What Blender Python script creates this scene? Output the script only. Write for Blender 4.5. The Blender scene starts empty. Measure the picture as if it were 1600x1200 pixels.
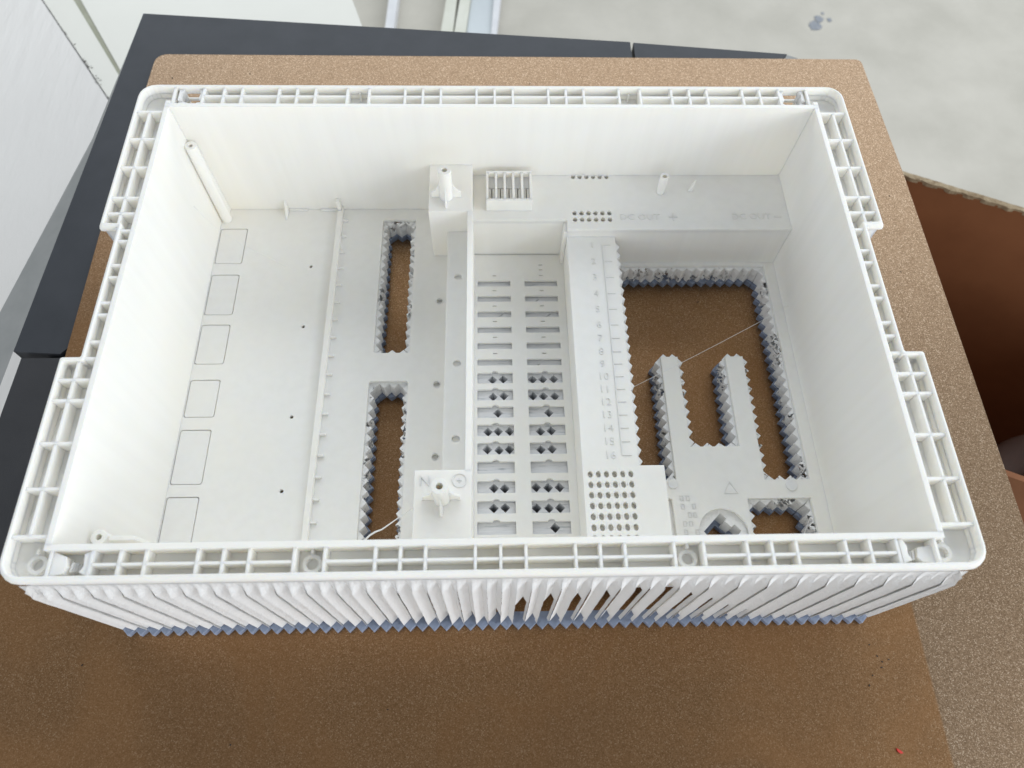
import bpy, bmesh, math, random
from mathutils import Matrix, Vector
from mathutils.geometry import tessellate_polygon

random.seed(7)
S = bpy.context.scene
C = S.collection
R = math.radians

# ------------------------------------------------------------------ camera
# all lengths below are millimetres: x right, y away, z = 0 at the top of the
# tray's rim; the build plate's surface is at z = -115 and becomes world z = 0
PLATE = -115.0
def W(x, y, z):
    return Vector((x / 1000, y / 1000, (z - PLATE) / 1000))

cam_d = bpy.data.cameras.new('camera')
cam = bpy.data.objects.new('camera', cam_d)
C.objects.link(cam)
rm = Matrix(((0.9995568, -0.0202707, 0.0218010),
             (0.0082014, 0.8915178, 0.4529114),
             (-0.0286168, -0.4525318, 0.8912890)))
cam.matrix_world = Matrix.Translation((-0.004059, -0.211941, 0.422257)) @ rm.transposed().to_4x4()
cam_d.sensor_width = 36.0
cam_d.lens = 1137.0 / 1600.0 * 36.0
cam_d.clip_start = 0.01
cam_d.clip_end = 60
cam_d.dof.use_dof = True
cam_d.dof.focus_distance = 0.43
cam_d.dof.aperture_fstop = 11.0
S.camera = cam

# ------------------------------------------------------------------ light
world = bpy.data.worlds.new('World')
S.world = world
world.use_nodes = True
bg = world.node_tree.nodes['Background']
bg.inputs[0].default_value = (0.86, 0.93, 1.0, 1)
bg.inputs[1].default_value = 0.35

def area(name, loc, target, sx, sy, watts, col):
    d = bpy.data.lights.new(name, 'AREA')
    d.shape = 'RECTANGLE'
    d.size = sx
    d.size_y = sy
    d.energy = watts
    d.color = col
    o = bpy.data.objects.new(name, d)
    C.objects.link(o)
    o.location = loc
    o.rotation_euler = (Vector(target) - Vector(loc)).to_track_quat('-Z', 'Y').to_euler()
    return o

area('back_window', (0.45, 2.6, 1.75), (0.1, 0.0, 0.1), 5.6, 1.8, 80, (0.895, 0.95, 1.0))
area('ceiling_light', (2.75, -0.1, 2.0), (2.75, -0.1, 0.0), 2.75, 5.0, 26, (0.895, 0.95, 1.0))
area('right_fill', (2.6, -1.1, 1.1), (-0.2, 0.3, 0.0), 2.0, 1.2, 42, (0.90, 0.95, 1.0))  # unseen fill lamp, added to brighten the white boards from the right
area('left_fill', (-2.6, -0.6, 1.3), (0.1, 0.1, 0.1), 2.2, 1.2, 12, (0.91, 0.955, 1.0))  # weak unseen fill, added to lift the tray's right wall
area('front_fill', (0.3, -2.6, 0.7), (0.0, 0.0, 0.1), 3.4, 1.2, 29, (0.94, 0.965, 1.0))  # low unseen fill, added to light front-facing surfaces

S.view_settings.view_transform = 'Standard'
S.view_settings.look = 'None'
S.view_settings.exposure = 0.13
S.view_settings.gamma = 1.0
S.view_settings.use_curve_mapping = False
S.render.engine = 'CYCLES'
S.cycles.use_denoising = True
S.cycles.max_bounces = 12
S.cycles.diffuse_bounces = 9
S.cycles.glossy_bounces = 4
S.cycles.transparent_max_bounces = 8

# ------------------------------------------------------------------ materials
def new_mat(name):
    m = bpy.data.materials.new(name)
    m.use_nodes = True
    nt = m.node_tree
    return m, nt, nt.nodes['Principled BSDF']

def nd(nt, kind, **kw):
    n = nt.nodes.new(kind)
    for k, v in kw.items():
        setattr(n, k, v)
    return n

def noise(nt, coord, scale, detail=3.0, rough=0.55, dist=0.0):
    n = nd(nt, 'ShaderNodeTexNoise')
    n.inputs['Scale'].default_value = scale
    n.inputs['Detail'].default_value = detail
    n.inputs['Roughness'].default_value = rough
    n.inputs['Distortion'].default_value = dist
    nt.links.new(coord, n.inputs['Vector'])
    return n.outputs['Fac']

def coords(nt, scale=None, rot=None):
    g = nd(nt, 'ShaderNodeNewGeometry')
    out = g.outputs['Position']
    if scale or rot:
        m = nd(nt, 'ShaderNodeMapping')
        if scale: m.inputs['Scale'].default_value = scale
        if rot: m.inputs['Rotation'].default_value = rot
        nt.links.new(out, m.inputs['Vector'])
        out = m.outputs['Vector']
    return out

def ramp(nt, fac, stops):
    r = nd(nt, 'ShaderNodeValToRGB')
    el = r.color_ramp.elements
    while len(el) > 1: el.remove(el[-1])
    el[0].position, el[0].color = stops[0][0], (*stops[0][1], 1)
    for p, c in stops[1:]:
        e = el.new(p)
        e.color = (*c, 1)
    nt.links.new(fac, r.inputs['Fac'])
    return r.outputs['Color']

def mix(nt, fac, a, b, mode='MIX'):
    m = nd(nt, 'ShaderNodeMix', data_type='RGBA', blend_type=mode)
    if isinstance(fac, (int, float)): m.inputs[0].default_value = fac
    else: nt.links.new(fac, m.inputs[0])
    for i, v in ((6, a), (7, b)):
        if isinstance(v, tuple): m.inputs[i].default_value = (*v, 1)
        else: nt.links.new(v, m.inputs[i])
    return m.outputs[2]

def bump(nt, height, strength, dist, normal=None):
    b = nd(nt, 'ShaderNodeBump')
    b.inputs['Strength'].default_value = strength
    b.inputs['Distance'].default_value = dist
    nt.links.new(height, b.inputs['Height'])
    if normal: nt.links.new(normal, b.inputs['Normal'])
    return b.outputs['Normal']

def grey(v): return (v, v, v)

def printed(name, base, base2, radius=0.0005, lines=0.18, rough=0.5, sss=0.5):
    """white printed plastic: rounded edges, fine layer lines, faint mottling"""
    m, nt, p = new_mat(name)
    c = coords(nt)
    n1 = noise(nt, c, 35, 3)
    c1 = mix(nt, ramp(nt, n1, [(0.35, grey(0)), (0.65, grey(1))]), base, base2)
    stk = noise(nt, coords(nt, (170, 170, 5)), 1.0, 4)
    yel = noise(nt, c, 14, 3)
    c1 = mix(nt, ramp(nt, stk, [(0.38, grey(0.0)), (0.66, grey(1.0))]), c1, tuple(v * .972 for v in base))
    c1 = mix(nt, ramp(nt, yel, [(0.50, grey(0.0)), (0.72, grey(0.7))]), c1, (base[0], base[1] * .987, base[2] * .955))
    nt.links.new(c1, p.inputs['Base Color'])
    p.inputs['Roughness'].default_value = rough
    p.inputs['Specular IOR Level'].default_value = 0.35
    p.inputs['Subsurface Weight'].default_value = sss
    p.inputs['Subsurface Radius'].default_value = (1.0, 0.85, 0.60)
    p.inputs['Subsurface Scale'].default_value = 0.003
    bv = nd(nt, 'ShaderNodeBevel', samples=4)
    bv.inputs['Radius'].default_value = radius
    lay = noise(nt, coords(nt, (40, 40, 3600)), 1.0, 1)
    nrm = bump(nt, lay, lines, 0.0002, bv.outputs['Normal'])
    streak = noise(nt, coords(nt, (420, 420, 9)), 1.0, 2)
    nrm = bump(nt, streak, 0.10, 0.0003, nrm)
    nt.links.new(nrm, p.inputs['Normal'])
    return m

WHITE = printed('white_print', (0.896, 0.877, 0.832), (0.890, 0.873, 0.832))
MARK = printed('mark_print', (0.88, 0.853, 0.79), (0.87, 0.85, 0.79), 0.00012)
KNOCK = printed('knockout_print', (0.89, 0.87, 0.83), (0.88, 0.865, 0.83))

def support_mat(name, a, b, holes):
    m, nt, p = new_mat(name)
    c = coords(nt)
    n1 = noise(nt, c, 260, 4)
    nt.links.new(mix(nt, n1, a, b), p.inputs['Base Color'])
    p.inputs['Roughness'].default_value = 0.6
    p.inputs['Subsurface Weight'].default_value = 0.6
    p.inputs['Subsurface Radius'].default_value = (1.0, 0.95, 0.9)
    p.inputs['Subsurface Scale'].default_value = 0.003
    lay = noise(nt, coords(nt, (120, 120, 2400)), 1.0, 2)
    nrm = bump(nt, lay, 0.7, 0.0006)
    nrm = bump(nt, noise(nt, coords(nt, (1, 1, 1.6)), 330, 2), 0.6, 0.0012, nrm)
    nt.links.new(nrm, p.inputs['Normal'])
    if holes:
        h = noise(nt, coords(nt, (1, 1, 0.75)), 430, 2, 0.5, 0.6)
        h2 = noise(nt, c, 45, 1)
        ad = nd(nt, 'ShaderNodeMath', operation='ADD')
        nt.links.new(h, ad.inputs[0]); nt.links.new(h2, ad.inputs[1])
        nt.links.new(ramp(nt, ad.outputs[0], [(holes, grey(0)), (holes + 0.02, grey(1))]), p.inputs['Alpha'])
        # low values become torn gaps in the thin support sheet
    return m

SUPPORT = support_mat('support_print', (0.90, 0.89, 0.87), (0.85, 0.845, 0.83), 0)
TORN = support_mat('support_torn', (0.92, 0.915, 0.90), (0.86, 0.86, 0.855), 0.83)
BLUE = support_mat('blue_grey_print', (0.27, 0.315, 0.415), (0.215, 0.255, 0.345), 0)

# streaky support skin seen through the slots
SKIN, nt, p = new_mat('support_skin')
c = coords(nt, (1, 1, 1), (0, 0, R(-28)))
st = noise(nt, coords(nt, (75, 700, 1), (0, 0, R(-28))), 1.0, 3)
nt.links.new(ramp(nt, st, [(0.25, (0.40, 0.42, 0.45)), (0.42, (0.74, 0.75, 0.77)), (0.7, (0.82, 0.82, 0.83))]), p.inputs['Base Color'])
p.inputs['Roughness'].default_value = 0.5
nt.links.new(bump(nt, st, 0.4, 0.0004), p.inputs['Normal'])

# textured bronze build plate
PLATEM, nt, p = new_mat('bronze_plate')
c = coords(nt)
vor = nd(nt, 'ShaderNodeTexVoronoi')
vor.inputs['Scale'].default_value = 2000
nt.links.new(c, vor.inputs['Vector'])
sepc = nd(nt, 'ShaderNodeSeparateColor')
nt.links.new(vor.outputs['Color'], sepc.inputs[0])
grain = sepc.outputs[0]
fine = noise(nt, c, 620, 3, 0.6)
big = noise(nt, c, 9, 4, 0.6, 0.6)
smear = noise(nt, c, 11, 5, 0.55, 1.5)
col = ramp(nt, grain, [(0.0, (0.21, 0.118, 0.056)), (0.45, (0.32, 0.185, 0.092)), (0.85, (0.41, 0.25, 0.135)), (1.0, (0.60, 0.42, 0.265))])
col_refl_bright = ramp(nt, grain, [(0.0, (0.175, 0.112, 0.066)), (0.5, (0.262, 0.176, 0.108)), (0.85, (0.335, 0.234, 0.150)), (1.0, (0.50, 0.385, 0.275))])
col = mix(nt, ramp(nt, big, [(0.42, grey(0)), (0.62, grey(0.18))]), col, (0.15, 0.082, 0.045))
sx = nd(nt, 'ShaderNodeSeparateXYZ')
nt.links.new(c, sx.inputs[0])
# edge of a reflection painted into the colour, running straight beside the tray
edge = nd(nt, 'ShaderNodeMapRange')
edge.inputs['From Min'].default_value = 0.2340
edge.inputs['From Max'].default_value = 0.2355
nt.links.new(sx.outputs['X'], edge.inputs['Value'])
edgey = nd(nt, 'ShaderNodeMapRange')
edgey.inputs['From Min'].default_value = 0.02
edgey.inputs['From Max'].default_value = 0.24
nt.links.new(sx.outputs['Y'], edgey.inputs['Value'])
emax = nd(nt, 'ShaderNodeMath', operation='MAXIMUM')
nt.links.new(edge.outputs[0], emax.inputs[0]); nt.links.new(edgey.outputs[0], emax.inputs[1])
refl_mask = emax.outputs[0]
col_refl_dark = mix(nt, ramp(nt, smear, [(0.36, grey(0.36)), (0.52, grey(0.46)), (0.54, grey(0.56)), (0.70, grey(0.62))]), col, (0.285, 0.145, 0.060))
col = mix(nt, refl_mask, col_refl_dark, col_refl_bright)
nt.links.new(col, p.inputs['Base Color'])
p.inputs['Metallic'].default_value = 0.9
p.inputs['Specular IOR Level'].default_value = 0.25
rr = mix(nt, refl_mask, ramp(nt, smear, [(0.40, grey(0.29)), (0.65, grey(0.40))]), grey(0.42))
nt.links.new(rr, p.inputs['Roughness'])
nrm = bump(nt, grain, 0.10, 0.0003)
nrm = bump(nt, fine, 0.12, 0.0005, nrm)
nt.links.new(nrm, p.inputs['Normal'])

def plain(name, a, b, scale, rough=0.55, bstr=0.2, bdist=0.0005, metallic=0.0, bscale=None):
    m, nt, p = new_mat(name)
    c = coords(nt)
    n1 = noise(nt, c, scale, 5, 0.6)
    nt.links.new(mix(nt, ramp(nt, n1, [(0.35, grey(0)), (0.65, grey(1))]), a, b), p.inputs['Base Color'])
    p.inputs['Roughness'].default_value = rough
    p.inputs['Metallic'].default_value = metallic
    nt.links.new(bump(nt, noise(nt, c, bscale or scale * 6, 3), bstr, bdist), p.inputs['Normal'])
    return m

DARK = plain('dark_plastic', (0.027, 0.031, 0.038), (0.036, 0.040, 0.048), 30, 0.62, 0.25, 0.0004, 0, 1800)
DARK2 = plain('charcoal_plastic', (0.026, 0.026, 0.029), (0.034, 0.034, 0.037), 30, 0.5, 0.3, 0.0004, 0, 1800)
SIDE = plain('grey_side', (0.27, 0.275, 0.265), (0.31, 0.31, 0.30), 40, 0.55)
CONC = plain('concrete', (0.44, 0.415, 0.355), (0.53, 0.50, 0.435), 5, 0.6, 0.3, 0.002, 0, 60)
CARD = plain('cardboard', (0.21, 0.075, 0.024), (0.245, 0.092, 0.032), 14, 0.75, 0.2, 0.0006)
CARDE = plain('cardboard_edge', (0.42, 0.33, 0.21), (0.22, 0.15, 0.08), 160, 0.8, 0.6, 0.001)
PANEL = plain('white_panel', (0.70, 0.685, 0.615), (0.73, 0.715, 0.645), 5, 0.35, 0.05)
TRIM = plain('cream_trim', (0.68, 0.68, 0.60), (0.62, 0.62, 0.53), 20, 0.5)
OLIVE = plain('olive_seal', (0.36, 0.36, 0.27), (0.30, 0.30, 0.22), 40, 0.6)
BLACK = plain('black_rubber', (0.015, 0.015, 0.015), (0.02, 0.02, 0.02), 40, 0.6)
GLASSY = plain('pale_blue_panel', (0.52, 0.56, 0.58), (0.56, 0.60, 0.62), 6, 0.2, 0.03)
PAPER = plain('paper_white', (0.72, 0.72, 0.73), (0.66, 0.66, 0.68), 30, 0.6)
STAIN = plain('grey_stain', (0.20, 0.22, 0.25), (0.30, 0.31, 0.33), 90, 0.7)
RED = plain('red_plastic', (0.65, 0.05, 0.04), (0.6, 0.04, 0.03), 100, 0.4)
CRUMB = plain('dark_crumb', (0.03, 0.022, 0.018), (0.05, 0.035, 0.025), 300, 0.7)
DUST = plain('dust', (0.16, 0.15, 0.14), (0.26, 0.25, 0.23), 200, 0.9)
STRING = plain('clear_string', (0.85, 0.84, 0.82), (0.85, 0.84, 0.82), 100, 0.3)

# plaster wall with brushed streaks
WALL, nt, p = new_mat('plaster_wall')
s1 = noise(nt, coords(nt, (60, 9, 60), (0, 0, R(-38))), 1.0, 5, 0.6)
s2 = noise(nt, coords(nt), 6, 3)
nt.links.new(mix(nt, s2, (0.72, 0.695, 0.66), (0.79, 0.765, 0.73)), p.inputs['Base Color'])
p.inputs['Roughness'].default_value = 0.6
nt.links.new(bump(nt, s1, 0.6, 0.004), p.inputs['Normal'])

# ------------------------------------------------------------------ mesh helpers
def link(name, me, mat, parent=None):
    o = bpy.data.objects.new(name, me)
    if mat and not me.materials: me.materials.append(mat)
    C.objects.link(o)
    if parent: o.parent = parent
    return o

def build(name, verts, faces, mat, parent=None, smooth=False):
    me = bpy.data.meshes.new(name)
    me.from_pydata([W(*v) for v in verts], [], faces)
    bm = bmesh.new(); bm.from_mesh(me)
    bmesh.ops.recalc_face_normals(bm, faces=bm.faces)
    bm.to_mesh(me); bm.free()
    if smooth:
        for f in me.polygons: f.use_smooth = True
    me.update()
    return link(name, me, mat, parent)

class MB:
    """collects shapes that make up ONE part"""
    def __init__(self): self.v = []; self.f = []
    def add(self, v, f):
        n = len(self.v)
        self.v += v
        self.f += [tuple(i + n for i in q) for q in f]
        return self
    def box(self, x0, x1, y0, y1, z0, z1):
        v = [(x, y, z) for z in (z0, z1) for y in (y0, y1) for x in (x0, x1)]
        return self.add(v, [(0, 2, 3, 1), (4, 5, 7, 6), (0, 1, 5, 4), (2, 6, 7, 3), (0, 4, 6, 2), (1, 3, 7, 5)])
    def prism(self, pts, z0, z1):
        n = len(pts)
        v = [(x, y, z0) for x, y in pts] + [(x, y, z1) for x, y in pts]
        return self.add(v, [tuple(range(n - 1, -1, -1)), tuple(range(n, 2 * n))] +
                        [(i, (i + 1) % n, (i + 1) % n + n, i + n) for i in range(n)])
    def plate(self, outer, holes, z0, z1):
        loops = [outer] + holes
        tris = tessellate_polygon([[Vector((x, y, 0)) for x, y in l] for l in loops])
        flat = [p for l in loops for p in l]
        n = len(flat)
        v = [(x, y, z0) for x, y in flat] + [(x, y, z1) for x, y in flat]
        f = [tuple(t) for t in tris] + [tuple(i + n for i in reversed(t)) for t in tris]
        k = 0
        for l in loops:
            m = len(l)
            for i in range(m):
                a, b = k + i, k + (i + 1) % m
                f.append((a, b, b + n, a + n))
            k += m
        return self.add(v, f)
    def ring(self, x, y, z0, z1, ro, ri, seg=24):
        return self.plate(circ(x, y, ro, seg), [circ(x, y, ri, seg)], z0, z1)
    def make(self, name, mat, parent=None, smooth=False):
        return build(name, self.v, self.f, mat, parent, smooth)

def circ(x, y, r, seg=20, ry=None):
    return [(x + r * math.cos(2 * math.pi * i / seg), y + (ry or r) * math.sin(2 * math.pi * i / seg)) for i in range(seg)]

def rect(x0, x1, y0, y1, r=0.0, seg=4):
    if r <= 0: return [(x0, y0), (x1, y0), (x1, y1), (x0, y1)]
    pts = []
    for cx, cy, a in ((x1 - r, y0 + r, -90), (x1 - r, y1 - r, 0), (x0 + r, y1 - r, 90), (x0 + r, y0 + r, 180)):
        for i in range(seg + 1):
            t = R(a + 90 * i / seg)
            pts.append((cx + r * math.cos(t), cy + r * math.sin(t)))
    return pts

def fillet(poly, radii, seg=5):
    """round the corners of a closed polygon"""
    out = []
    n = len(poly)
    for i in range(n):
        p0, p1, p2 = Vector(poly[i - 1]), Vector(poly[i]), Vector(poly[(i + 1) % n])
        r = radii[i]
        if r <= 0.01:
            out.append(tuple(p1)); continue
        a, b = (p0 - p1).normalized(), (p2 - p1).normalized()
        s, e = p1 + a * r, p1 + b * r
        for k in range(seg + 1):
            t = k / seg
            w = 0.5523
            c1, c2 = s - a * r * w, e - b * r * w
            q = (1 - t) ** 3 * s + 3 * (1 - t) ** 2 * t * c1 + 3 * (1 - t) * t * t * c2 + t ** 3 * e
            out.append((q.x, q.y))
    return out

def box(name, x0, x1, y0, y1, z0, z1, mat, parent=None):
    return MB().box(x0, x1, y0, y1, z0, z1).make(name, mat, parent)

def tube(name, pts, r, mat, parent=None, seg=6):
    P = [Vector(p) for p in pts]
    v, f = [], []
    for i, p in enumerate(P):
        d = (P[min(i + 1, len(P) - 1)] - P[max(i - 1, 0)]).normalized()
        u = d.cross(Vector((0.13, 0.2, 1))).normalized()
        w = d.cross(u)
        rr = r[i] if isinstance(r, (list, tuple)) else r
        for k in range(seg):
            t = 2 * math.pi * k / seg
            v.append(tuple(p + (u * math.cos(t) + w * math.sin(t)) * rr))
    for i in range(len(P) - 1):
        for k in range(seg):
            a, b = i * seg + k, i * seg + (k + 1) % seg
            f.append((a, b, b + seg, a + seg))
    f += [tuple(range(seg)), tuple(range((len(P) - 1) * seg, len(P) * seg))]
    return build(name, v, f, mat, parent, True)

def empty(name, x, y, z, label, cat, group=None):
    o = bpy.data.objects.new(name, None)
    C.objects.link(o)
    o.empty_display_size = 0.02
    tag(o, label, cat, group)
    return o

def tag(o, label, cat, group=None):
    o['label'] = label
    o['category'] = cat
    if group: o['group'] = group
    return o

def struct(o):
    o['kind'] = 'structure'
    return o

def text(name, s, x, y, z, size, mat, parent, h=0.45, stretch=1.0):
    cu = bpy.data.curves.new(name, 'FONT')
    cu.body = s
    cu.size = size
    cu.align_x = 'CENTER'
    cu.align_y = 'CENTER'
    cu.extrude = h / 2
    cu.offset = -0.006 * size
    cu.resolution_u = 3
    tmp = bpy.data.objects.new('tmp', cu)
    me = bpy.data.meshes.new_from_object(tmp)
    bpy.data.objects.remove(tmp)
    bpy.data.curves.remove(cu)
    me.name = name
    for v in me.vertices:
        v.co = W(v.co.x * stretch + x, v.co.y + y, v.co.z + z)
    me.materials.clear()
    return link(name, me, mat, parent)

def zig(p, q, pitch, amp, side=1, start=0):
    """zigzag points from p towards q (q left out); teeth to the left of p->q times side"""
    p, q = Vector(p), Vector(q)
    L = (q - p).length
    n = max(1, round(L / pitch))
    d = (q - p) / n
    nr = Vector((-d.y, d.x)).normalized() * amp * side
    out = []
    for i in range(n):
        out.append(tuple(p + d * i))
        out.append(tuple(p + d * (i + 0.5) + nr))
    return out

def zigloop(poly, pitch, amp, side, inset=0.0):
    out = []
    n = len(poly)
    for i in range(n):
        out += zig(poly[i], poly[(i + 1) % n], pitch, amp, side)
    return out

# ------------------------------------------------------------------ room around the printer
FL = -700.0
floor = struct(build('floor', [(-3000, -2500, FL), (5000, -2500, FL), (5000, 6000, FL), (-3000, 6000, FL)], [(0, 1, 2, 3)], CONC))
# white boards of a low bench left of and behind the printer
BT = -330.0
def board(name, pts, mat, label, top=BT):
    return tag(MB().prism(pts, FL + .4, top).make(name, mat), label, 'bench board')
board('bench_board', [(-1300, -900), (-304, -900), (-304, 312), (-338.5, 322), (-467.2, 506.6), (-867.6, 1080.6), (-1300, 1081)], WALL,
      'wide white painted board with brush streaks left of the dusty crack')
board('bench_board', [(-304, 316), (-337.2, 323), (-466, 507.4), (-866.4, 1081.5), (-803, 1082.6), (-464.9, 551.1), (-338.7, 352.9)], PANEL,
      'narrow cream board between the dusty crack and the olive seam')
board('bench_board', [(-303.5, 317.5), (-340.5, 357.2), (-463, 557.3), (-785, 1087.5), (-312.6, 1087), (-66.4, 317.6)], PANEL,
      'smooth white board behind the printer beside the olive seam')
tag(MB().prism([(-339, 352), (-465.2, 550.5), (-803.4, 1082), (-784.5, 1088), (-462.5, 557.8), (-339.5, 358)], FL + .6, BT - 1.0).make('bench_seam', OLIVE),
    'olive seam strip let in between two white boards', 'seam strip')
cr = MB()
d_ = Vector((-0.572, 0.820)); n_2 = Vector((0.820, 0.572))
t_ = -100.0
while t_ < 330:
    L_ = random.uniform(2, 9)
    w0, w1 = random.choice((.3, .5, .9, 1.4)), random.choice((.3, .6, 1.0))
    c0 = Vector((-466.6, 507.0)) + d_ * t_
    a_, b_ = random.uniform(-.8, .3), random.uniform(.3, 1.6)
    cr.prism([tuple(c0 + n_2 * (a_ * w0)), tuple(c0 + n_2 * (b_ * w0)), tuple(c0 + d_ * L_ + n_2 * (b_ * w1)), tuple(c0 + d_ * L_ - n_2 * .3)][::-1], BT - 1, BT + random.uniform(.2, .8))
    t_ += L_ * random.choice((.7, .9, 1.0, 1.6))
for k in range(26):     # loose fluff
    c0 = Vector((-466.6, 507.0)) + d_ * random.choice((35, 38, 60, 66, 70, 100, 20)) + n_2 * random.uniform(-1, 4) + d_ * random.uniform(-9, 9)
    a_ = random.uniform(0, 6.28); l_ = random.uniform(1, 3)
    e_ = Vector((math.cos(a_), math.sin(a_)))
    cr.prism([tuple(c0), tuple(c0 + e_ * l_), tuple(c0 + e_ * l_ * .6 + Vector((-e_.y, e_.x)) * .5)], BT + .1, BT + random.uniform(.4, 1.4))
o = cr.make('corner_dust', DUST); o['kind'] = 'stuff'; o['label'] = 'dark fluff and dust along the crack between white boards'; o['category'] = 'dust'

# door track lying on the concrete
trk = empty('door_track', -40, 1150, FL, 'floor track of a sliding door with black gap and cream rails', 'door track')
MB().prism([(-84.6, 1240), (-106, 1000), (-80, 1000), (-64, 1240)], FL + 0.3, FL + 26).make('rail', TRIM, trk)
MB().prism([(-56, 1240), (-80, 1000), (-56, 1000), (-34.6, 1240)], FL + 0.3, FL + 26).make('rail', TRIM, trk)
MB().prism([(-64, 1239), (-80, 1001), (-80.2, 1001), (-56, 1239)], FL + 0.3, FL + 8).make('gap_seal', BLACK, trk)
tag(MB().prism([(-34, 1240), (-55, 1000), (-3, 1000), (11, 1240)], FL + 0.4, FL + 18).make('door_panel', GLASSY),
    'pale blue strip beside the sliding door track', 'door panel')
tag(MB().prism([(11.5, 1240), (-2.6, 1000), (6, 1000), (27, 1240)], FL + 0.4, FL + 24).make('door_edge', PAPER),
    'bright white edge strip bordering the open concrete floor', 'trim strip')
tag(MB().prism([(-207, 1240), (-214, 1000), (-197, 1000), (-188, 1240)], FL + 0.4, FL + 24).make('threshold_strip', PAPER),
    'white threshold strip near the tall cabinet', 'trim strip')
def blob(cx, cy, r, n=26):
    return [(cx + r * (0.75 + 0.45 * random.random()) * math.cos(2 * math.pi * i / n),
             cy + r * (0.9 + 0.6 * random.random()) * math.sin(2 * math.pi * i / n)) for i in range(n)]
st = MB()
st.prism(blob(681, 1136, 13), FL + 0.2, FL + 1.0)
st.prism(blob(694, 1158, 9), FL + 0.2, FL + 1.2)
st.prism(blob(716, 1155, 5), FL + 0.2, FL + 1.0)
st.prism(blob(706, 1176, 3.6), FL + 0.2, FL + 1.0)
tag(st.make('floor_stain', STAIN), 'grey paint splash on the concrete floor', 'stain')

# ------------------------------------------------------------------ printer
pr = empty('printer_base', -30, 0, FL, 'dark grey plastic printer frame under the bronze plate', '3d printer')
MB().box(-300, 235, -420, 312, FL + 0.3, -126).make('body', DARK2, pr)
MB().prism([(-303.9, 368.5), (-305.7, 330.8), (-309.7, 233.1), (-318.9, 31.1), (-288, 29.0), (-262, 60), (-262, 300), (118.6, 300), (118.6, 335.1)],
           -128, -118).make('frame_top', DARK, pr)
MB().prism([(121.4, 334.8), (121.4, 300), (238, 300), (253.5, 321.3)], -128, -118.4).make('frame_top', DARK, pr)
MB().prism([(-312.8, 26.2), (-314.1, -14.8), (-322, -420), (-262, -420), (-262, 26.2)], -128, -118.6).make('side_cover', DARK2, pr)
v = [(-304.3, 369.5, -118.6), (-306.1, 330.8, -118.6), (-310.1, 233.1, -118.6), (-319.4, 31.1, -118.6), (-340, -420, -118.6),
     (-309, 379, -129), (-314.5, 331, -129), (-320.5, 233.1, -129), (-348, 50, -129), (-378, -420, -129)]
v += [(x, y, -150) for x, y, z in v[5:]]
build('side_chamfer', v, [(i, i + 1, i + 6, i + 5) for i in range(4)] + [(i + 5, i + 6, i + 11, i + 10) for i in range(4)], SIDE, pr)
MB().prism([(253.9, 321.0), (238.6, 300.4), (240, 299), (262, 317)], -140, -119).make('end_cap', SIDE, pr)

bp = fillet([(-280.3, 313.2), (-283.5, 125), (-282.4, 27.7), (-283, -430), (315, -430), (316.4, 9), (316.6, 184), (313.8, 310.9)],
            [9, 0, 0, 0, 0, 0, 0, 5])
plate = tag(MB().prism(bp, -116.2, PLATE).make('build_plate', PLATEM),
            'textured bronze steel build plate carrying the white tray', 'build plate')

# ------------------------------------------------------------------ cardboard box
u = Vector((109.3, -48, 0)).normalized(); n_ = Vector((-u.y, u.x, 0))
def CB(a, b, z): q = Vector((390, 324.3, 0)) + u * a - n_ * b; return (q.x, q.y, z)
cb = empty('cardboard_box', 520, 150, FL, 'open brown corrugated cardboard box standing beside the printer', 'cardboard box')
def slab(name, a0, a1, b0, b1, z0, z1, mat, parent):
    v = [CB(a, b, z) for z in (z0, z1) for b in (b0, b1) for a in (a0, a1)]
    return build(name, v, [(0, 2, 3, 1), (4, 5, 7, 6), (0, 1, 5, 4), (2, 6, 7, 3), (0, 4, 6, 2), (1, 3, 7, 5)], mat, parent)
bw = slab('back_wall', 0, 520, 0, 5, FL + 1, -252, CARD, cb)
slab('side_wall', 0, 5, 5.1, 300, FL + 1, -252, CARD, cb)
slab('side_wall', 515, 520, 5.1, 300, FL + 1, -252, CARD, cb)
slab('front_wall', 5.1, 514.9, 295, 300, FL + 1, -252, CARD, cb)
slab('bottom', 5.1, 514.9, 5.1, 294.9, FL + 1, FL + 5, CARD, cb)
slab('bottom_flap', 5.2, 514, 150, 294, FL + 6, FL + 10, CARD, cb)
# torn corrugated edge on the back wall
n = 90
pts_o, pts_i = [], []
for i in range(n + 1):
    a = 520 * i / n
    wv = 0.9 * math.sin(i * 1.9)
    pts_o.append(CB(a, -0.3 + random.uniform(-.3, .3), 0)[:2])
    pts_i.append(CB(a, 5.2 + wv + random.uniform(-.5, .7), 0)[:2])
MB().prism(pts_o + pts_i[::-1], -254, -249.6).make('corrugated_edge', CARDE, bw)
cup = empty('paper_cup', 730, 140, FL, 'white paper cup lying in the cardboard box', 'paper cup')
cv, cf = [], []
prof = [(0, 0), (25, 0), (26, 3), (31, 70), (33, 71), (33, 73.5), (30.5, 74), (29.5, 70), (24.5, 4), (0, 4)]
axis = Vector((0.5, 0.25, 0.83)).normalized()
ua = axis.cross(Vector((0, 0, 1))).normalized(); va = axis.cross(ua)
org = Vector((726, 140, FL + 24))
for r_, h_ in prof:
    for k in range(28):
        t = 2 * math.pi * k / 28
        cv.append(tuple(org + axis * h_ + (ua * math.cos(t) + va * math.sin(t)) * max(r_, 0.01)))
for i in range(len(prof) - 1):
    for k in range(28):
        a, b = i * 28 + k, i * 28 + (k + 1) % 28
        cf.append((a, b, b + 28, a + 28))
build('cup_wall', cv, cf, PAPER, cup, True)

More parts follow.
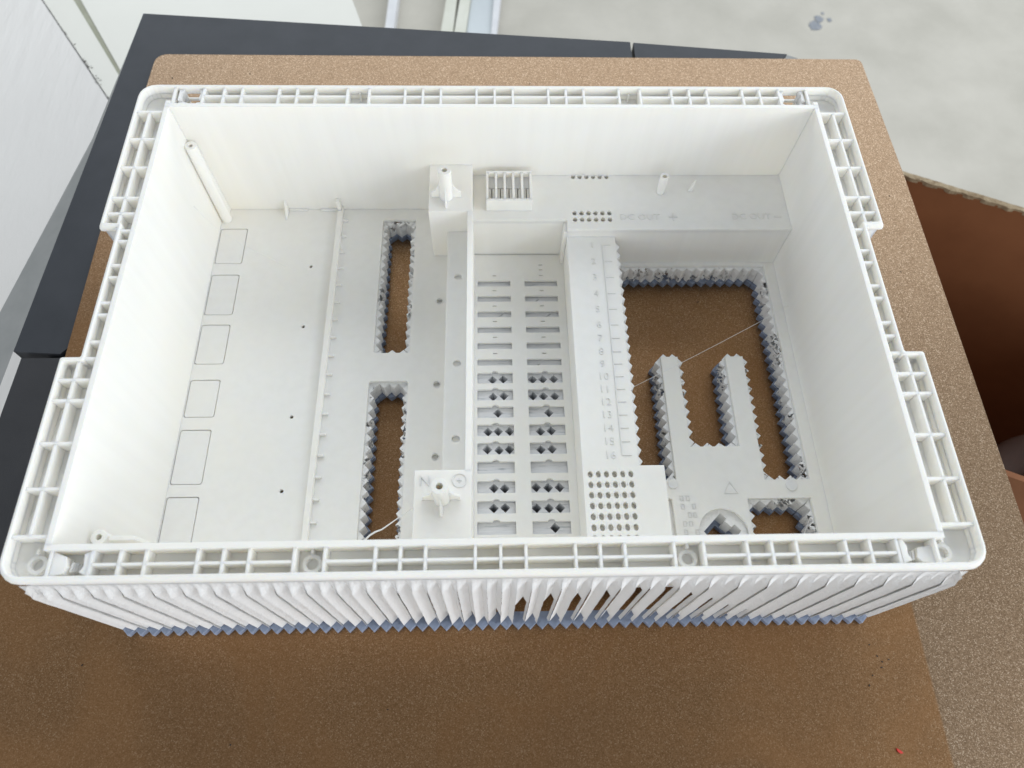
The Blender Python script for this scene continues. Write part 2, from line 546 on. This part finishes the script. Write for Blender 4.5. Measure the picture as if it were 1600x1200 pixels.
# ------------------------------------------------------------------ the printed tray
tray = empty('printed_tray', 0, 0, PLATE, 'white 3d printed enclosure tray with ribbed rim on zigzag supports', '3d print')

def outline(d, r=10.0):
    X, Y, XN, A = 210 - d, 145.6 - d, 200.4 - d, 38.6
    n0, n1 = -A - d, A + d
    p = [(-X, -Y), (X, -Y), (X, n0), (XN, n0), (XN, n1), (X, n1), (X, Y), (-X, Y), (-X, n1), (-XN, n1), (-XN, n0), (-X, n0)]
    c, s = max(r - d, 2), 1.2
    return fillet(p, [c, c, s, s, s, s, c, c, s, s, s, s])

def loft(prof):
    loops = [outline(d) for d, z in prof]
    n, m = len(loops[0]), len(prof)
    v = [(x, y, prof[k][1]) for k in range(m) for x, y in loops[k]]
    f = [(k * n + i, k * n + (i + 1) % n, ((k + 1) % m) * n + (i + 1) % n, ((k + 1) % m) * n + i) for k in range(m) for i in range(n)]
    return v, f
rmb = MB().add(*loft([(2.7, -5.6), (2.7, -.5), (2.4, -.12), (1.9, 0), (1.1, -.45), (.4, -1.4), (0, -2.7), (0, -3.8), (.5, -4.6), (1.3, -5.0), (1.3, -5.6)]))
# lower part of the outer wall, with two broken windows in the back
lo_o, lo_i = outline(1.3), outline(2.75)
nL = len(lo_o)
for k in range(nL):
    a, b, c_, d_ = lo_o[k], lo_o[(k + 1) % nL], lo_i[(k + 1) % nL], lo_i[k]
    if abs(a[1] - b[1]) < .01 and a[1] > 140 and abs(a[0] - b[0]) > 100:
        xs = [184.6, 172.4, -172.4, -184.6]
        segs_ = [(a[0], xs[0]), (xs[1], xs[2]), (xs[3], b[0])]
        for x1_, x0_ in segs_:
            rmb.prism([(x0_, d_[1]), (x1_, d_[1]), (x1_, a[1]), (x0_, a[1])], -14.5, -5.5)
    else:
        rmb.prism([a, b, c_, d_], -14.5, -5.5)
rim = rmb.make('rim', WHITE, tray)
CF = -8.8     # channel floor
IX, IYB, IYF = 189.7, 126.6, -129.6      # inner faces of the cavity walls at the rim
clip_l, clip_r = rect(-184.6, -172.6, 132.5, 142.2, 1.5), rect(172.6, 184.0, 132.5, 142.2, 1.5)
MB().plate(outline(2.0), [rect(-IX - 1, IX + 1, IYF - 1, IYB + 1), clip_l, clip_r], CF - 1.4, CF).make('channel_floor', WHITE, rim)
FZ = -95.5     # floor top
# cavity walls (back wall leans out a little towards the floor)
def wall(name, q_top, q_bot, z0, z1):
    v = [(x, y, z0) for x, y in q_bot] + [(x, y, z1) for x, y in q_top]
    return build(name, v, [(3, 2, 1, 0), (4, 5, 6, 7), (0, 1, 5, 4), (1, 2, 6, 5), (2, 3, 7, 6), (3, 0, 4, 7)], WHITE, tray)
t = 2.6
wall('back_wall', [(-IX - t, IYB), (IX + t, IYB), (IX + t, IYB + t), (-IX - t, IYB + t)],
     [(-IX - t, 131.5), (IX + t, 131.5), (IX + t, 134), (-IX - t, 134)], -97.4, -0.3)
wall('front_wall', [(-IX - t, IYF - t), (IX + t, IYF - t), (IX + t, IYF), (-IX - t, IYF)],
     [(-IX - t, IYF - t), (IX + t, IYF - t), (IX + t, IYF), (-IX - t, IYF)], -97.4, -0.3)
for s in (-1, 1):
    MB().box(min(s * IX, s * (IX + t)), max(s * IX, s * (IX + t)), IYF - 0.05, 131.6, -97.4, -0.35).make('side_wall', WHITE, tray)

# --- ribs in the rim
RT, RB, TH = -1.0, CF - 0.4, 1.3
rx = [10.8, 32.0, 42.6, 53.2, 74.4, 87.2, 106.0, 116.8, 127.5, 149.0, 159.6, 171.4, 188.3]
def rib(x0, x1, y0, y1, top=RT): return box('rib', x0, x1, y0, y1, RB, top, WHITE, rim)
for yy0, yy1 in ((IYB + t - .3, 143.4), (-143.4, IYF - t + .3)):
    for x in [0] + rx + [-q for q in rx]:
        x -= 0.6
        rib(x - TH / 2, x + TH / 2, yy0, yy1)
segs = [(-171.4, -87.2), (-74.4, 74.4), (87.2, 171.4)]
for a, b in segs:
    box('long_rib', a - .6, b - .6, 135.6, 136.8, RB, RT - .12, WHITE, rim)
    box('long_rib', a - .6, b - .6, -138.8, -137.6, RB, RT - .12, WHITE, rim)
for s in (-1, 1):
    def sx_(a, b): return (min(s * a, s * b), max(s * a, s * b))
    for y in (123.2, 101.8, 80.6, 59.0, 48.3, -51.3, -62.0, -83.4, -104.9, -126.0):
        x0, x1 = sx_(IX + t - .3, 207.7)
        rib(x0, x1, y - TH / 2, y + TH / 2)
    for y in ((36.6, 22.6, 14.8, 0.1, -7.5, -22.3, -30.0, -39.8) if s > 0 else (36.8, 30.0, 14.6, 7.1, -8.2, -15.2, -30.6, -39.8)):
        x0, x1 = sx_(IX + t - .3, 198.2 if abs(y) < 38 else 207.7)
        rib(x0, x1, y - TH / 2, y + TH / 2)
    x0, x1 = sx_(199.6, 200.8)
    box('long_rib', x0, x1, 37.4, 123.2, RB, RT - .1, WHITE, rim)
    box('long_rib', x0, x1, -126, -40.6, RB, RT - .1, WHITE, rim)
for x, y in ((-81, -138.2), (80.4, -138.4), (-196.6, -136.8), (193.0, -137.4), (-81, 136.4), (80.4, 136.4)):
    b = MB().ring(x, y, CF - .3, -6.0 if y < 0 else -9, 4.2, 2.5).make('screw_ring', WHITE, rim)
    MB().box(x - 0.5, x + 0.5, y + 4.1, y + 6.2, CF - .3, -4).make('gusset', WHITE, b)
# snap clip leftovers in the corners
def clipbits(x0, x1, y0, y1):
    b = MB()
    b.prism([(x0, y0), (x0 + 5.5, y0 + 1), (x0 + 6.5, y0 + 4), (x0 + 5.2, y1 - 2), (x0, y1)], CF - .2, -1.6)
    b.prism([(x1, y0), (x1, y1), (x1 - 2.6, y1 - 1), (x1 - 2.0, y0 + 4), (x1 - 3.4, y0 + 1.5)], CF - .2, -1.4)
    for k in range(5):
        a = x0 + 7 + k * .7
        b.prism([(a, y0 + 2 + k * .3), (a + .5, y0 + 2 + k * .3), (a + 1.2, y1 - 4), (a + .6, y1 - 4)], CF - .2, -3.2 - k * .8)
    return b.make('snap_clip', WHITE, rim)
clipbits(-188.0, -172.6, -142.8, -132.6)
def mirrored(x0, x1, y0, y1):
    b = MB()
    b.prism([(x0, y0), (x0 + 3.8, y0 + 1.2), (x0 + 2.6, y0 + 4), (x0 + 3.0, y1 - 3), (x0 + 1.6, y1)][::1] + [(x0, y1)], CF - .2, -1.2)
    b.prism([(x1, y0), (x1, y1 - 2), (x1 - 7, y1 - 3), (x1 - 8, y0 + 3), (x1 - 6, y0 + 1)], CF - .2, -3.4)
    for k in range(4):
        a = x1 - 9.4 - k * .7
        b.prism([(a, y0 + 2), (a + .5, y0 + 2), (a + 1.0, y1 - 4), (a + .4, y1 - 4)], CF - .2, -4.2 - k)
    return b.make('snap_clip', WHITE, rim)
mirrored(172.0, 187.6, -142.8, -132.6)
def torn(x0, x1, y0, y1):
    b = MB()
    n = 14
    lo = [(x0 + (x1 - x0) * i / n, y0 + 1.9 + 1.1 * math.cos(math.pi * 2 * i / n) + random.uniform(-.7, .7)) for i in range(n + 1)]
    b.prism([(x0, y0)] + [(x1, y0)] + lo[::-1], CF - 1, -3.4)
    b.prism([(x0, y0 + 3), (x0 + 1.8, y0 + 4), (x0 + 1.2, y1 - 2.6), (x0 + 2.6, y1), (x0, y1)], CF - .3, -2)
    b.prism([(x1, y0 + 3), (x1 - 1.8, y0 + 4), (x1 - 1.2, y1 - 3), (x1 - 2.4, y1), (x1, y1)], CF - .3, -2)
    return b.make('torn_clip', SUPPORT, rim)
torn(-186.6, -172.8, 131.0, 142.6)
torn(171.9, 186.0, 131.0, 142.6)

# --- cavity floor with its openings
holes = []
OP1, OP2 = (-78.3, -55.6, 15.3, 122.0), (-79.7, -55.5, -119.0, -4.7)
holes += [rect(*OP1, 1.5), rect(*OP2, 1.5)]
U = [(71, 82), (182.8, 82), (182.8, -71.8), (156.0, -71.8), (156.4, 11), (145.2, 11), (144.6, -50.5), (114.8, -50.5), (114.6, 11),
     (103.8, 11), (103.8, -72), (71, -72)]
holes.append(U)
LOW = (143.8, 181.0, -121, -83.0)
holes.append(rect(*LOW))
holes.append(circ(127.3, -103.0, 14.2, 40))
holes.append(rect(95.8, 99.9, -122, -82.5, 1.2))
SLOT = (-16.0, 46.8, IYF + 1, 92.2)
holes.append(rect(*SLOT))
kn = [(84.7, 114.4), (44.2, 75.9), (8.0, 37.0), (-28.3, -2.8), (-70.7, -36.3), (-113.0, -77.9)]
KX0, KX1 = -189.2, -170.7
holes += [rect(KX0, KX1, a, b, 1.6) for a, b in kn]
pin = [(-124.4, 82.3), (-124.4, 35.1), (-124.5, -28.5), (-124.8, -75.2)]
holes += [circ(x, y, 1.15, 14) for x, y in pin]
pin2 = [(-37.5, 54.2), (-37.8, -7.2), (-37.4, -55.1)]
holes += [circ(x, y, 1.9, 16) for x, y in pin2]
FB = FZ - 2.4
fl = MB().plate([(-IX - 1, IYF - 1), (IX + 1, IYF - 1), (IX + 1, 133), (-IX - 1, 133)], holes, FB, FZ).make('floor_panel', WHITE, tray)
for a, b in kn:
    MB().prism(rect(KX0 + .45, KX1 - .5, a + .5, b - .5, 1.3), FB + .2, FZ - .25).make('knockout_panel', KNOCK, fl)
    # thin web behind the groove
    MB().plate(rect(KX0 - .5, KX1 + .6, a - .6, b + .6), [rect(KX0 + 1.2, KX1 - 1.2, a + 1.2, b - 1.2)], FB - .9, FB - .05).make('knockout_web', SUPPORT, fl)
for x, y in pin2:
    MB().ring(x, y, FZ - .2, FZ + .25, 2.5, 1.9, 18).make('hole_collar', WHITE, fl)
MB().prism(circ(171, -75.6, 3.3, 24), FZ - .3, FZ + .6).make('round_pad', WHITE, fl)
MB().prism(circ(101.5, -73.8, 3.0, 24), FZ - .3, FZ + .5).make('round_pad', WHITE, fl)
tri = lambda r: [(134.8 + r * math.cos(R(a)), -77.6 + r * math.sin(R(a))) for a in (90, 210, 330)]
MB().plate(tri(5.0), [tri(4.3)], FZ - .2, FZ + .2).make('triangle_mark', MARK, fl)
for i, yy in enumerate((-84, -89, -94, -99, -104)):
    for k, xx in enumerate((104.5, 108.0, 111.0)):
        if (i + k) % 3 != 2:
            MB().plate(rect(xx, xx + 2.2, yy, yy + 3.2), [rect(xx + .5, xx + 1.7, yy + .5, yy + 2.7)], FZ - .2, FZ + .1).make('faint_mark', MARK, fl)
# divider rail with nubs
dv = MB().box(-109.6, -106.2, IYF - .2, 131.0, FB + .2, FZ + 3.6).box(-109.8, -107.2, 127.5, 132.2, FZ, FZ + 12).make('divider_rail', WHITE, tray)
for i in range(17):
    y = 120.4 - i * 13.42
    MB().box(-106.4, -102.6, y - .55, y + .55, FB + .3, FZ + 1.9).make('nub', WHITE, dv)
build('back_fin', [(-146, 132, FZ - .3), (-144.6, 132, FZ - .3), (-144.6, 121.5, FZ - .3), (-146, 121.5, FZ - .3),
                   (-146, 132, FZ + 11), (-144.6, 132, FZ + 11), (-144.6, 124, FZ + 1.5), (-146, 124, FZ + 1.5)],
      [(3, 2, 1, 0), (4, 5, 6, 7), (0, 1, 5, 4), (1, 2, 6, 5), (2, 3, 7, 6), (3, 0, 4, 7)], WHITE, tray)
for a, b in ((-144.2, -131.5), (-122.5, -110)):
    box('back_step', a, b, 129.6, 132, FB + .2, FZ + 1.1, WHITE, tray)

# corner posts
def corner_post(x, y, ztop, sy):
    b = MB().ring(x, y, FZ - .2, ztop, 3.5, 1.4, 24)
    b.box(x - 1.2, x + 1.2, min(y + sy * 3.4, y + sy * 9.5), max(y + sy * 3.4, y + sy * 9.5), FZ - .2, ztop - 3)
    b.box(x - 3.4, x - 2.4, min(y, y + sy * 8.5), max(y, y + sy * 8.5), FZ - .2, ztop - 3)
    return b.make('corner_post', WHITE, tray)
corner_post(-186.2, 122.4, -26.5, 1)
pp = corner_post(-184.3, -119.8, -25.5, -1)
build('post_web', [(-180.5, -121, FZ), (-158, -121, FZ), (-168, -121, -27), (-180.5, -121, -27),
                   (-180.5, -119, FZ), (-158, -119, FZ), (-168, -119, -27), (-180.5, -119, -27)],
      [(0, 1, 2, 3), (4, 7, 6, 5), (0, 4, 5, 1), (1, 5, 6, 2), (2, 6, 7, 3), (3, 7, 4, 0)], WHITE, pp)

# --- slot panel
rows = [(68.2, 2.3), (56.1, 2.3), (44.1, 2.3), (32.2, 2.3), (20.3, 2.3), (8.3, 2.3)] + \
       [(y, 3.7) for y in (-2.9, -14.6, -26.3, -38.3, -50.2, -62.1, -74.1, -86.2, -98.4, -110.6)]
LX, RX = (-12.6, 9.4), (18.8, 40.6)
sh = []
for y, h in rows:
    for x0, x1 in (LX, RX):
        r = rect(x0, x1, y - h, y + h, .5, 2)
        if h > 3:   # half-round notch in the upper edge
            cx = (x0 + x1) / 2
            top = [(cx + 2.1 * math.cos(R(a)), y + h + 1.25 * math.sin(R(a))) for a in range(0, 181, 30)]
            k = 6
            r = r[:k] + top + r[k:]
        else:
            cx = (x0 + x1) / 2 + .2
            sh.append(rect(cx - 1.3, cx + 1.3, y + h + 3.6, y + h + 4.3))
        sh.append(r)
for yy in (78.8, 82.9):
    sh.append(rect(28.6, 31.2, yy, yy + .7))
PZ = FZ - .5
sp = MB().plate(rect(SLOT[0] + .5, SLOT[1] - .4, SLOT[2] + .3, SLOT[3] - .4), sh, PZ - 2.0, PZ).make('slot_panel', WHITE, tray)
dia = {6: ([.44, .74], [.14, .44, .75]), 7: ([.44, .74], [.14, .44, .75]), 8: ([.58], [.58]), 9: ([.28, .58, .88], [.30, .60]),
       10: ([.28, .58, .88], [.30, .60]), 11: ([], []), 12: ([.44, .74], [.14, .45, .76]), 13: ([.44, .74], [.14, .45, .76]), 14: ([], [.60]), 15: ([.4], [.3])}
for i, (y, h) in enumerate(rows):
    for s, (x0, x1) in enumerate((LX, RX)):
        hs = []
        for f_ in dia.get(i, ([], []))[s]:
            cx = x0 + (x1 - x0) * f_ + random.uniform(-.3, .3)
            cy = y + .3 + random.uniform(-.3, .3)
            a = 3.0
            hs.append([(cx - a, cy), (cx + .1, cy - a), (cx + a, cy), (cx - .1, cy + a)])
        if random.random() < .45:
            cx = x0 + (x1 - x0) * (.95 if hs else random.uniform(.3, .8)); cy = y + random.uniform(-1, 1)
            if not any(abs(cx - q[1][0]) < 4.4 for q in hs) and cx + 2.2 < x1 + 1:
                hs.append([(cx - 1.9, cy - 1.2), (cx - 1.5, cy - 1.3), (cx + .3, cy - .1), (cx + 1.7, cy + 1.1), (cx + 1.2, cy + 1.2), (cx - .1, cy + .3)])
        MB().plate(rect(x0 - .8, x1 + .8, y - h - .4, y + h + 1.6), hs, PLATE + .5, PZ - 2.9).make('slot_backing', SKIN, sp)

MB().box(-41, -34, -60, 60, PLATE + 1, FB - .4).make('hole_backing', SUPPORT, fl)
MB().box(94.5, 101.5, -123.5, -81, PLATE + 1, FB - .4).make('hole_backing', SUPPORT, fl)

# --- shelf along the back right
SZ = -60.0
sholes = [circ(51.3 + 4.45 * i, 128.4, 1.5, 12, 1.9) for i in range(6)]
for yy in (97.8, 92.5):
    sholes += [circ(50.6 + 4.5 * i, yy, 1.55, 14, 1.9) for i in range(6)]
sholes += [rect(-3.6 + 5.55 * i, -2.9 + 5.55 * i, 101.5, 112.5) for i in range(5)]
shelf = MB().plate([(-15.4, 92.3), (45.4, 92.3), (45.4, 84.4), (IX + .6, 84.4), (IX + .6, 133), (-15.4, 133)], sholes, SZ - 2.6, SZ) \
    .box(-15.4, 45.6, 92.35, 94.6, FB + .3, SZ - 2.5).box(45.5, IX + .6, 84.45, 86.7, FB + .3, SZ - 2.5).box(43.3, 45.55, 84.45, 94, FB + .3, SZ - 2.5) \
    .make('back_shelf', WHITE, tray)
MB().box(48, 77, 88, 131, SZ - 5.5, SZ - 3.6).make('hole_backing', WHITE, shelf)
box('hole_backing', -6, 23, 99, 124, SZ - 7, SZ - 5, WHITE, shelf)
cz = SZ + 10.0
cm = MB()
cm.box(-6.2, 23.2, 99.6, 101.2, SZ - .2, cz)
cm.box(-6.2, 23.2, 122.6, 124.2, SZ - .2, cz)
for i in range(6):
    x = -6.2 + i * 5.56
    cm.box(x, x + 1.5, 101.1, 122.7, SZ - .2, cz - .05)
comb = cm.make('terminal_comb', WHITE, shelf)
for i in range(5):
    a = -4.75 + 5.56 * i
    m_ = a + 2.1
    MB().box(a, m_ - .28, 101.1, 122.7, SZ - .2, SZ + 5.2).box(m_ + .28, a + 4.2, 101.1, 122.7, SZ - .2, SZ + 5.2) \
        .box(a, a + 4.2, 113.5, 122.75, SZ - .2, SZ + 5.6).make('comb_floor', WHITE, comb)
MB().ring(108.2, 115.4, SZ - .2, -45.4, 2.8, 1.6, 20).make('peg', WHITE, shelf)
build('small_fin', [(126.2, 115.6, SZ - .2), (129.6, 115.6, SZ - .2), (129.6, 117, SZ - .2), (126.2, 117, SZ - .2),
                    (129.2, 116.2, -50), (129.8, 116.2, -50), (129.8, 117, -50), (129.2, 117, -50)],
      [(3, 2, 1, 0), (4, 5, 6, 7), (0, 1, 5, 4), (1, 2, 6, 5), (2, 3, 7, 6), (3, 0, 4, 7)], WHITE, shelf)
text('embossed_letters', 'DC OUT', 92.5, 94.2, SZ + .1, 6.4, MARK, shelf, .6, 1.05)
MB().box(111.2, 117.0, 94.0, 94.9, SZ - .1, SZ + .4).box(113.7, 114.6, 91.4, 97.4, SZ - .1, SZ + .45).make('plus_mark', MARK, shelf)
text('embossed_letters', 'DC OUT', 165.0, 94.6, SZ + .1, 6.4, MARK, shelf, .6, 1.05)
MB().box(180.0, 184.6, 94.0, 94.9, SZ - .1, SZ + .4).make('minus_mark', MARK, shelf)

# --- screw blocks, ledge and rail wall
BZ = -50.0
def screw_boss(x, y, z, h, parent):
    b = MB().ring(x, y, z - .2, z + h, 4.1, 1.75, 28).make('screw_boss', WHITE, parent)
    for a in (0, 90, 180, 270):
        c_, s_ = math.cos(R(a)), math.sin(R(a))
        prof = [(3.6, z - .2), (9.4, z - .2), (9.4, z + 4.5), (6.4, z + 7), (3.6, z + 13)]
        v = []
        for q in (-.6, .6):
            v += [(x + c_ * r_ - s_ * q, y + s_ * r_ + c_ * q, zz) for r_, zz in prof]
        build('boss_fin', v, [(4, 3, 2, 1, 0), (5, 6, 7, 8, 9)] + [(i, (i + 1) % 5, (i + 1) % 5 + 5, i + 5) for i in range(5)], WHITE, b)
    return b
blk = MB().box(-42.4, -14.9, 90.8, 133.2, FB + .3, BZ).make('screw_block', WHITE, tray)
screw_boss(-31.3, 102.5, BZ, 24, blk)
rw = MB().box(-18.0, -14.6, IYF - .4, 90.9, FB + .3, BZ - .02).make('rail_wall', WHITE, tray)
lh = [(-24.2, 55.1), (-24.1, -6.6), (-24.1, -54.6)]
ldg = MB().plate([(-31.3, IYF - .5), (-17.6, IYF - .5), (-17.6, 91.2), (-31.3, 91.2)], [circ(x, y, 2.3, 20) for x, y in lh], -74, -70) \
    .box(-31.25, -17.6, IYF - .4, 91.1, FB + .3, -71.9).make('ledge', WHITE, tray)
nb = MB().box(-43.9, -14.5, IYF - .6, -80.3, FB + .25, BZ + .05).make('screw_block', WHITE, tray)
screw_boss(-29.6, -95.8, BZ, 20, nb)
text('embossed_letter', 'N', -38.6, -86.2, BZ + .15, 8, MARK, nb, .5)
MB().ring(-20.8, -86.0, BZ - .1, BZ + .4, 3.9, 3.35, 30).box(-21.1, -20.5, -87.3, -84.7, BZ - .1, BZ + .35).box(-22.1, -19.5, -86.3, -85.7, BZ - .1, BZ + .38).make('plus_ring_mark', MARK, nb)

# --- numbered platform
NZ = -67.5
oh = []
for r_ in range(8):
    for k in range(6):
        oh.append(circ(49.5 + 4.45 * k, -77.3 - 5.92 * r_, 1.4, 14, 1.95))
npf = MB().plate([(45.5, IYF - .5), (90.6, IYF - .5), (90.6, -72.4), (76.6, -72.4), (76.6, 84.6), (45.5, 84.6)], oh, NZ - 2.8, NZ) \
    .box(45.55, 48.0, IYF - .4, 84.3, FB + .25, NZ - 2.7).box(88.2, 90.55, IYF - .4, -72.5, FB + .25, NZ - 2.7).make('number_platform', WHITE, tray)
ny = [77.8, 64.9, 52.8, 40.6, 29.2, 18.0, 8.6, -.6, -8.9, -17.2, -25.5, -33.6, -41.8, -49.9, -58.1, -66.3]
for i, y in enumerate(ny):
    text('embossed_number', str(i + 1), 61.5, y, NZ + .1, 6.6, MARK, npf, .55)
    box('tick', 68.0, 73.2, y - .28, y + .28, NZ - .1, NZ + .42, MARK, npf)
box('scale_line', 67.7, 68.35, -66.6, 78.1, NZ - .1, NZ + .45, MARK, npf)
for r_ in range(7):
    for k in range(6):
        x, y = 49.5 + 4.45 * k, -77.3 - 5.92 * r_
        if k < 5 and r_ > 0: box('fine_tick', x + 2.1, x + 2.32, y - 1.1, y + 1.1, NZ - .05, NZ + .2, MARK, npf)

box('hole_backing', 48.1, 76, -124, -73.5, NZ - 5.5, NZ - 3.6, WHITE, npf)

# --- supports: white zigzag skirts on a blue-grey first layer
BTOP = PLATE + 4.2
def band(poly, side, name, z0, z1, amp, mat, parent, grow, inset=0.0, pitch=6.6):
    """frame-shaped support: zigzag inner edge along an opening, hidden outer edge"""
    z = zigloop(poly, pitch, amp, side)
    return MB().plate(grow, [z], z0, z1).make(name, mat, parent)
def around(x0, x1, y0, y1, g): return rect(x0 - g, x1 + g, y0 - g, y1 + g)
def ccw(x0, x1, y0, y1, g=0): return [(x0 + g, y0 + g), (x1 - g, y0 + g), (x1 - g, y1 - g), (x0 + g, y1 - g)]
base = MB()
skirt_parts = []
for q in (OP1, OP2, LOW):
    base.plate(around(*q, 3.2), [zigloop(ccw(*q, 1.6), 6.6, 3.0, 1)], PLATE + .05, BTOP)
    MB().plate(around(*q, 3), [zigloop(ccw(*q, .5), 6.6, 3.0, 1)], BTOP + .1, FB - .1).make('support_frame', TORN, tray)
Ug = [(68, 85), (186, 85), (186, -75), (152.6, -75), (153, 8), (148.6, 8), (148, -54), (111, -54), (111, 8), (107.2, 8), (107.2, -75.5), (68, -75.5)]
def inset_poly(p, d):
    out = []
    n = len(p)
    for i in range(n):
        a, b, c_ = Vector(p[i - 1]), Vector(p[i]), Vector(p[(i + 1) % n])
        e1, e2 = (b - a).normalized(), (c_ - b).normalized()
        n1, n2 = Vector((e1.y, -e1.x)), Vector((e2.y, -e2.x))     # clockwise loop: inward
        out.append(tuple(b + (n1 + n2) * d / max(1 + n1.dot(n2), .3)))
    return out
base.plate(inset_poly(U, -3.3), [zigloop(inset_poly(U, 1.6), 6.6, 3.0, -1)], PLATE + .05, BTOP)
MB().plate(inset_poly(U, -3.0), [zigloop(inset_poly(U, .4), 6.6, 3.0, -1)], BTOP + .1, FB - .1).make('support_frame', TORN, tray)
# tall zigzag wall holding the numbered platform
zz = zig((77.2, 82), (77.2, -72.3), 6.6, 2.4, 1)
MB().prism([(73, 82.3)] + zz + [(77.2, -72.3), (73, -72.3)], BTOP + .12, NZ - 3.0).make('support_wall', SUPPORT, tray)
# square core in the round hole
dm = [(0, 10.8), (3.2, 7.6), (2.0, 6.0), (5.4, 2.6), (7.4, 4.0), (10.8, .4), (7.6, -3.2), (8.2, -4.6), (5.2, -7.0), (0, -10.8), (-6.4, -4.8), (-7.6, -5.2), (-8.4, -3.4), (-10.8, .2)]
MB().plate(circ(127.3, -103, 16, 40), [[(127.3 + a, -101.6 + b) for a, b in dm]], BTOP + .1, FB - .1).make('support_core', SUPPORT, tray)
base.plate(circ(127.3, -103, 15.5, 40), [[(127.3 + a * .72, -101.6 + b * .72) for a, b in ((0, 10), (10, 0), (0, -10), (-10, 0))]], PLATE + .06, BTOP + .06)
# outer skirt base, zigzag on the outside
OX, OY = 205.5, 147.6
outer = zigloop([(-OX, -OY), (OX, -OY), (OX, OY - 2), (-OX, OY - 2)], 6.6, 3.3, -1)
sb = base.plate(outer, [rect(-OX + 6, OX - 6, -OY + 6, OY - 8)], PLATE + .05, BTOP - .1).make('support_base', BLUE, tray)

# folded outer support fins, one mesh per fold and side
def gap(x):
    if x < -120: return 0.0
    if x < 40: return (x + 120) / 160 * .75
    if x < 75: return .75 + (x - 40) / 35 * .25
    return max(0.0, 1.0 - (x - 75) / 70)
def fin(p, q, nrm, g, shift=0.0, name='support_fin'):
    """sheet folded once: p -> inner point -> q, flat under the rim, torn foot"""
    p, q = Vector(p), Vector(q)
    nrm = Vector(nrm)
    zt, zb = -11.5, BTOP + .1
    rows_ = 16
    v = []
    def ease(a, b, f_):
        t_ = min(1, max(0, (f_ - a) / (b - a)))
        return t_ * t_ * (3 - 2 * t_)
    def col(k_, depth, jag):
        for i in range(rows_ + 1):
            f_ = i / rows_
            pt = p + (q - p) * k_
            off = -depth * (1 - ease(.84, .99, f_)) - 3.75 * ease(.86, .98, f_) - shift * (1 - ease(.85, .97, f_))
            jj = jag * (1 - ease(.6, 1, f_))
            a = (q - p).normalized() * random.uniform(-jj, jj)
            off += random.uniform(-jj, jj)
            lift = random.uniform(0, .8) if i == 0 else 0
            v.append((pt.x + nrm.x * off + a.x, pt.y + nrm.y * off + a.y, zb + (zt - zb) * f_ + lift))
    col(0, 0, .1); col(.3, 2.0, .1); col(.64, 4.4, .1); col(.86, 1.7, .1); col(1.0, 0, .1)
    k = rows_ + 1
    f = []
    right = p.x > 0 and abs(nrm.y) > .5
    for c_ in range(4):
        for i in range(rows_):
            cut = round(g * rows_ * (.8 if right else .32))
            if i < cut and ((right and c_ < 3) or (not right and c_ >= 2)): continue
            f.append((c_ * k + i, (c_ + 1) * k + i, (c_ + 1) * k + i + 1, c_ * k + i + 1))
    return build(name, v, f, SUPPORT, sb)
pitch = 13.2
nfx = 62
for i in range(nfx):
    x = -OX + 2 * OX * i / nfx
    x2 = -OX + 2 * OX * (i + 1) / nfx
    xm = (x + x2) / 2
    g = gap(xm) * (1.0 if i % 2 == 0 else .15)
    fin((x, -OY - .6), (x2, -OY - .6), (0, -1), g, 0 if i % 2 else 1.0)
    if not 160 < abs(xm) < 196: fin((x2, OY - 2), (x, OY - 2), (0, 1), .3)
nfy = 44
for i in range(nfy):
    y = -OY + (2 * OY - 2) * i / nfy
    y2 = -OY + (2 * OY - 2) * (i + 1) / nfy
    for s in (-1, 1):
        dx = 0
        fin((s * OX, y), (s * OX, y2), (s, 0), .1)

# --- stray filament strings
tube('filament_string', [(-69.5, -115.5, -58), (-66, -112.5, -56), (-63.5, -110.5, -57), (-60, -109.5, -56), (-56, -106.6, -56), (-52, -104, -55), (-43, -98.4, -53), (-33.5, -92.8, -44)],
     [.55, .5, .5, .4, .35, .28, .25, .25], STRING, tray)
tube('filament_string', [(77, -17, -88), (110, 1.0, -90), (140, 17, -90), (168.6, 32.3, -89), (189, 43.5, -86)], .13, STRING, tray)
tube('filament_string', [(-189, 97, -52), (-180, 93, -70), (-165, 88, -80), (-140, 80, -92)], .12, STRING, tray)
tube('filament_string', [(170, -110, -97), (178, -95, -96)], .14, STRING, tray)

# --- crumbs on the plate
cmb = MB()
spots = [(232, 44), (246, 28), (238, 0), (262, 35), (228, 52), (-241, -115), (-250, -128), (-225, -165), (-140, -205), (-60, -190), (140, 65), (160, -2), (300, 160),
         (205, -162), (208, -168), (210, -171), (203, -178), (209, -174), (214, -170), (200, -183), (268, 15), (255, 60), (-262, 285), (-200, 290), (30, 280), (250, 250), (290, 90), (272, 120)]
for x, y in spots:
    a = random.uniform(0, 3.14); l = random.uniform(.4, 1.0); w_ = random.uniform(.2, .4)
    c_, s_ = math.cos(a), math.sin(a)
    cmb.prism([(x + c_ * l - s_ * w_ * q, y + s_ * l + c_ * w_ * q) for q in (1,)] + [(x - c_ * l * .6 - s_ * w_, y - s_ * l * .6 + c_ * w_), (x - c_ * l, y - s_ * l), (x + s_ * w_, y - c_ * w_)],
              PLATE + .02, PLATE + random.uniform(.25, .6))
o = cmb.make('plate_crumbs', CRUMB); o['kind'] = 'stuff'; o['label'] = 'tiny dark plastic crumbs scattered on the bronze plate'; o['category'] = 'crumbs'
tag(MB().prism([(206.6, -213.6), (208.6, -214.9), (209.6, -216), (208.2, -216.2), (206.9, -215.2)], PLATE + .03, PLATE + .9).make('red_flake', RED),
    'tiny red plastic flake on the front of the plate', 'plastic flake')
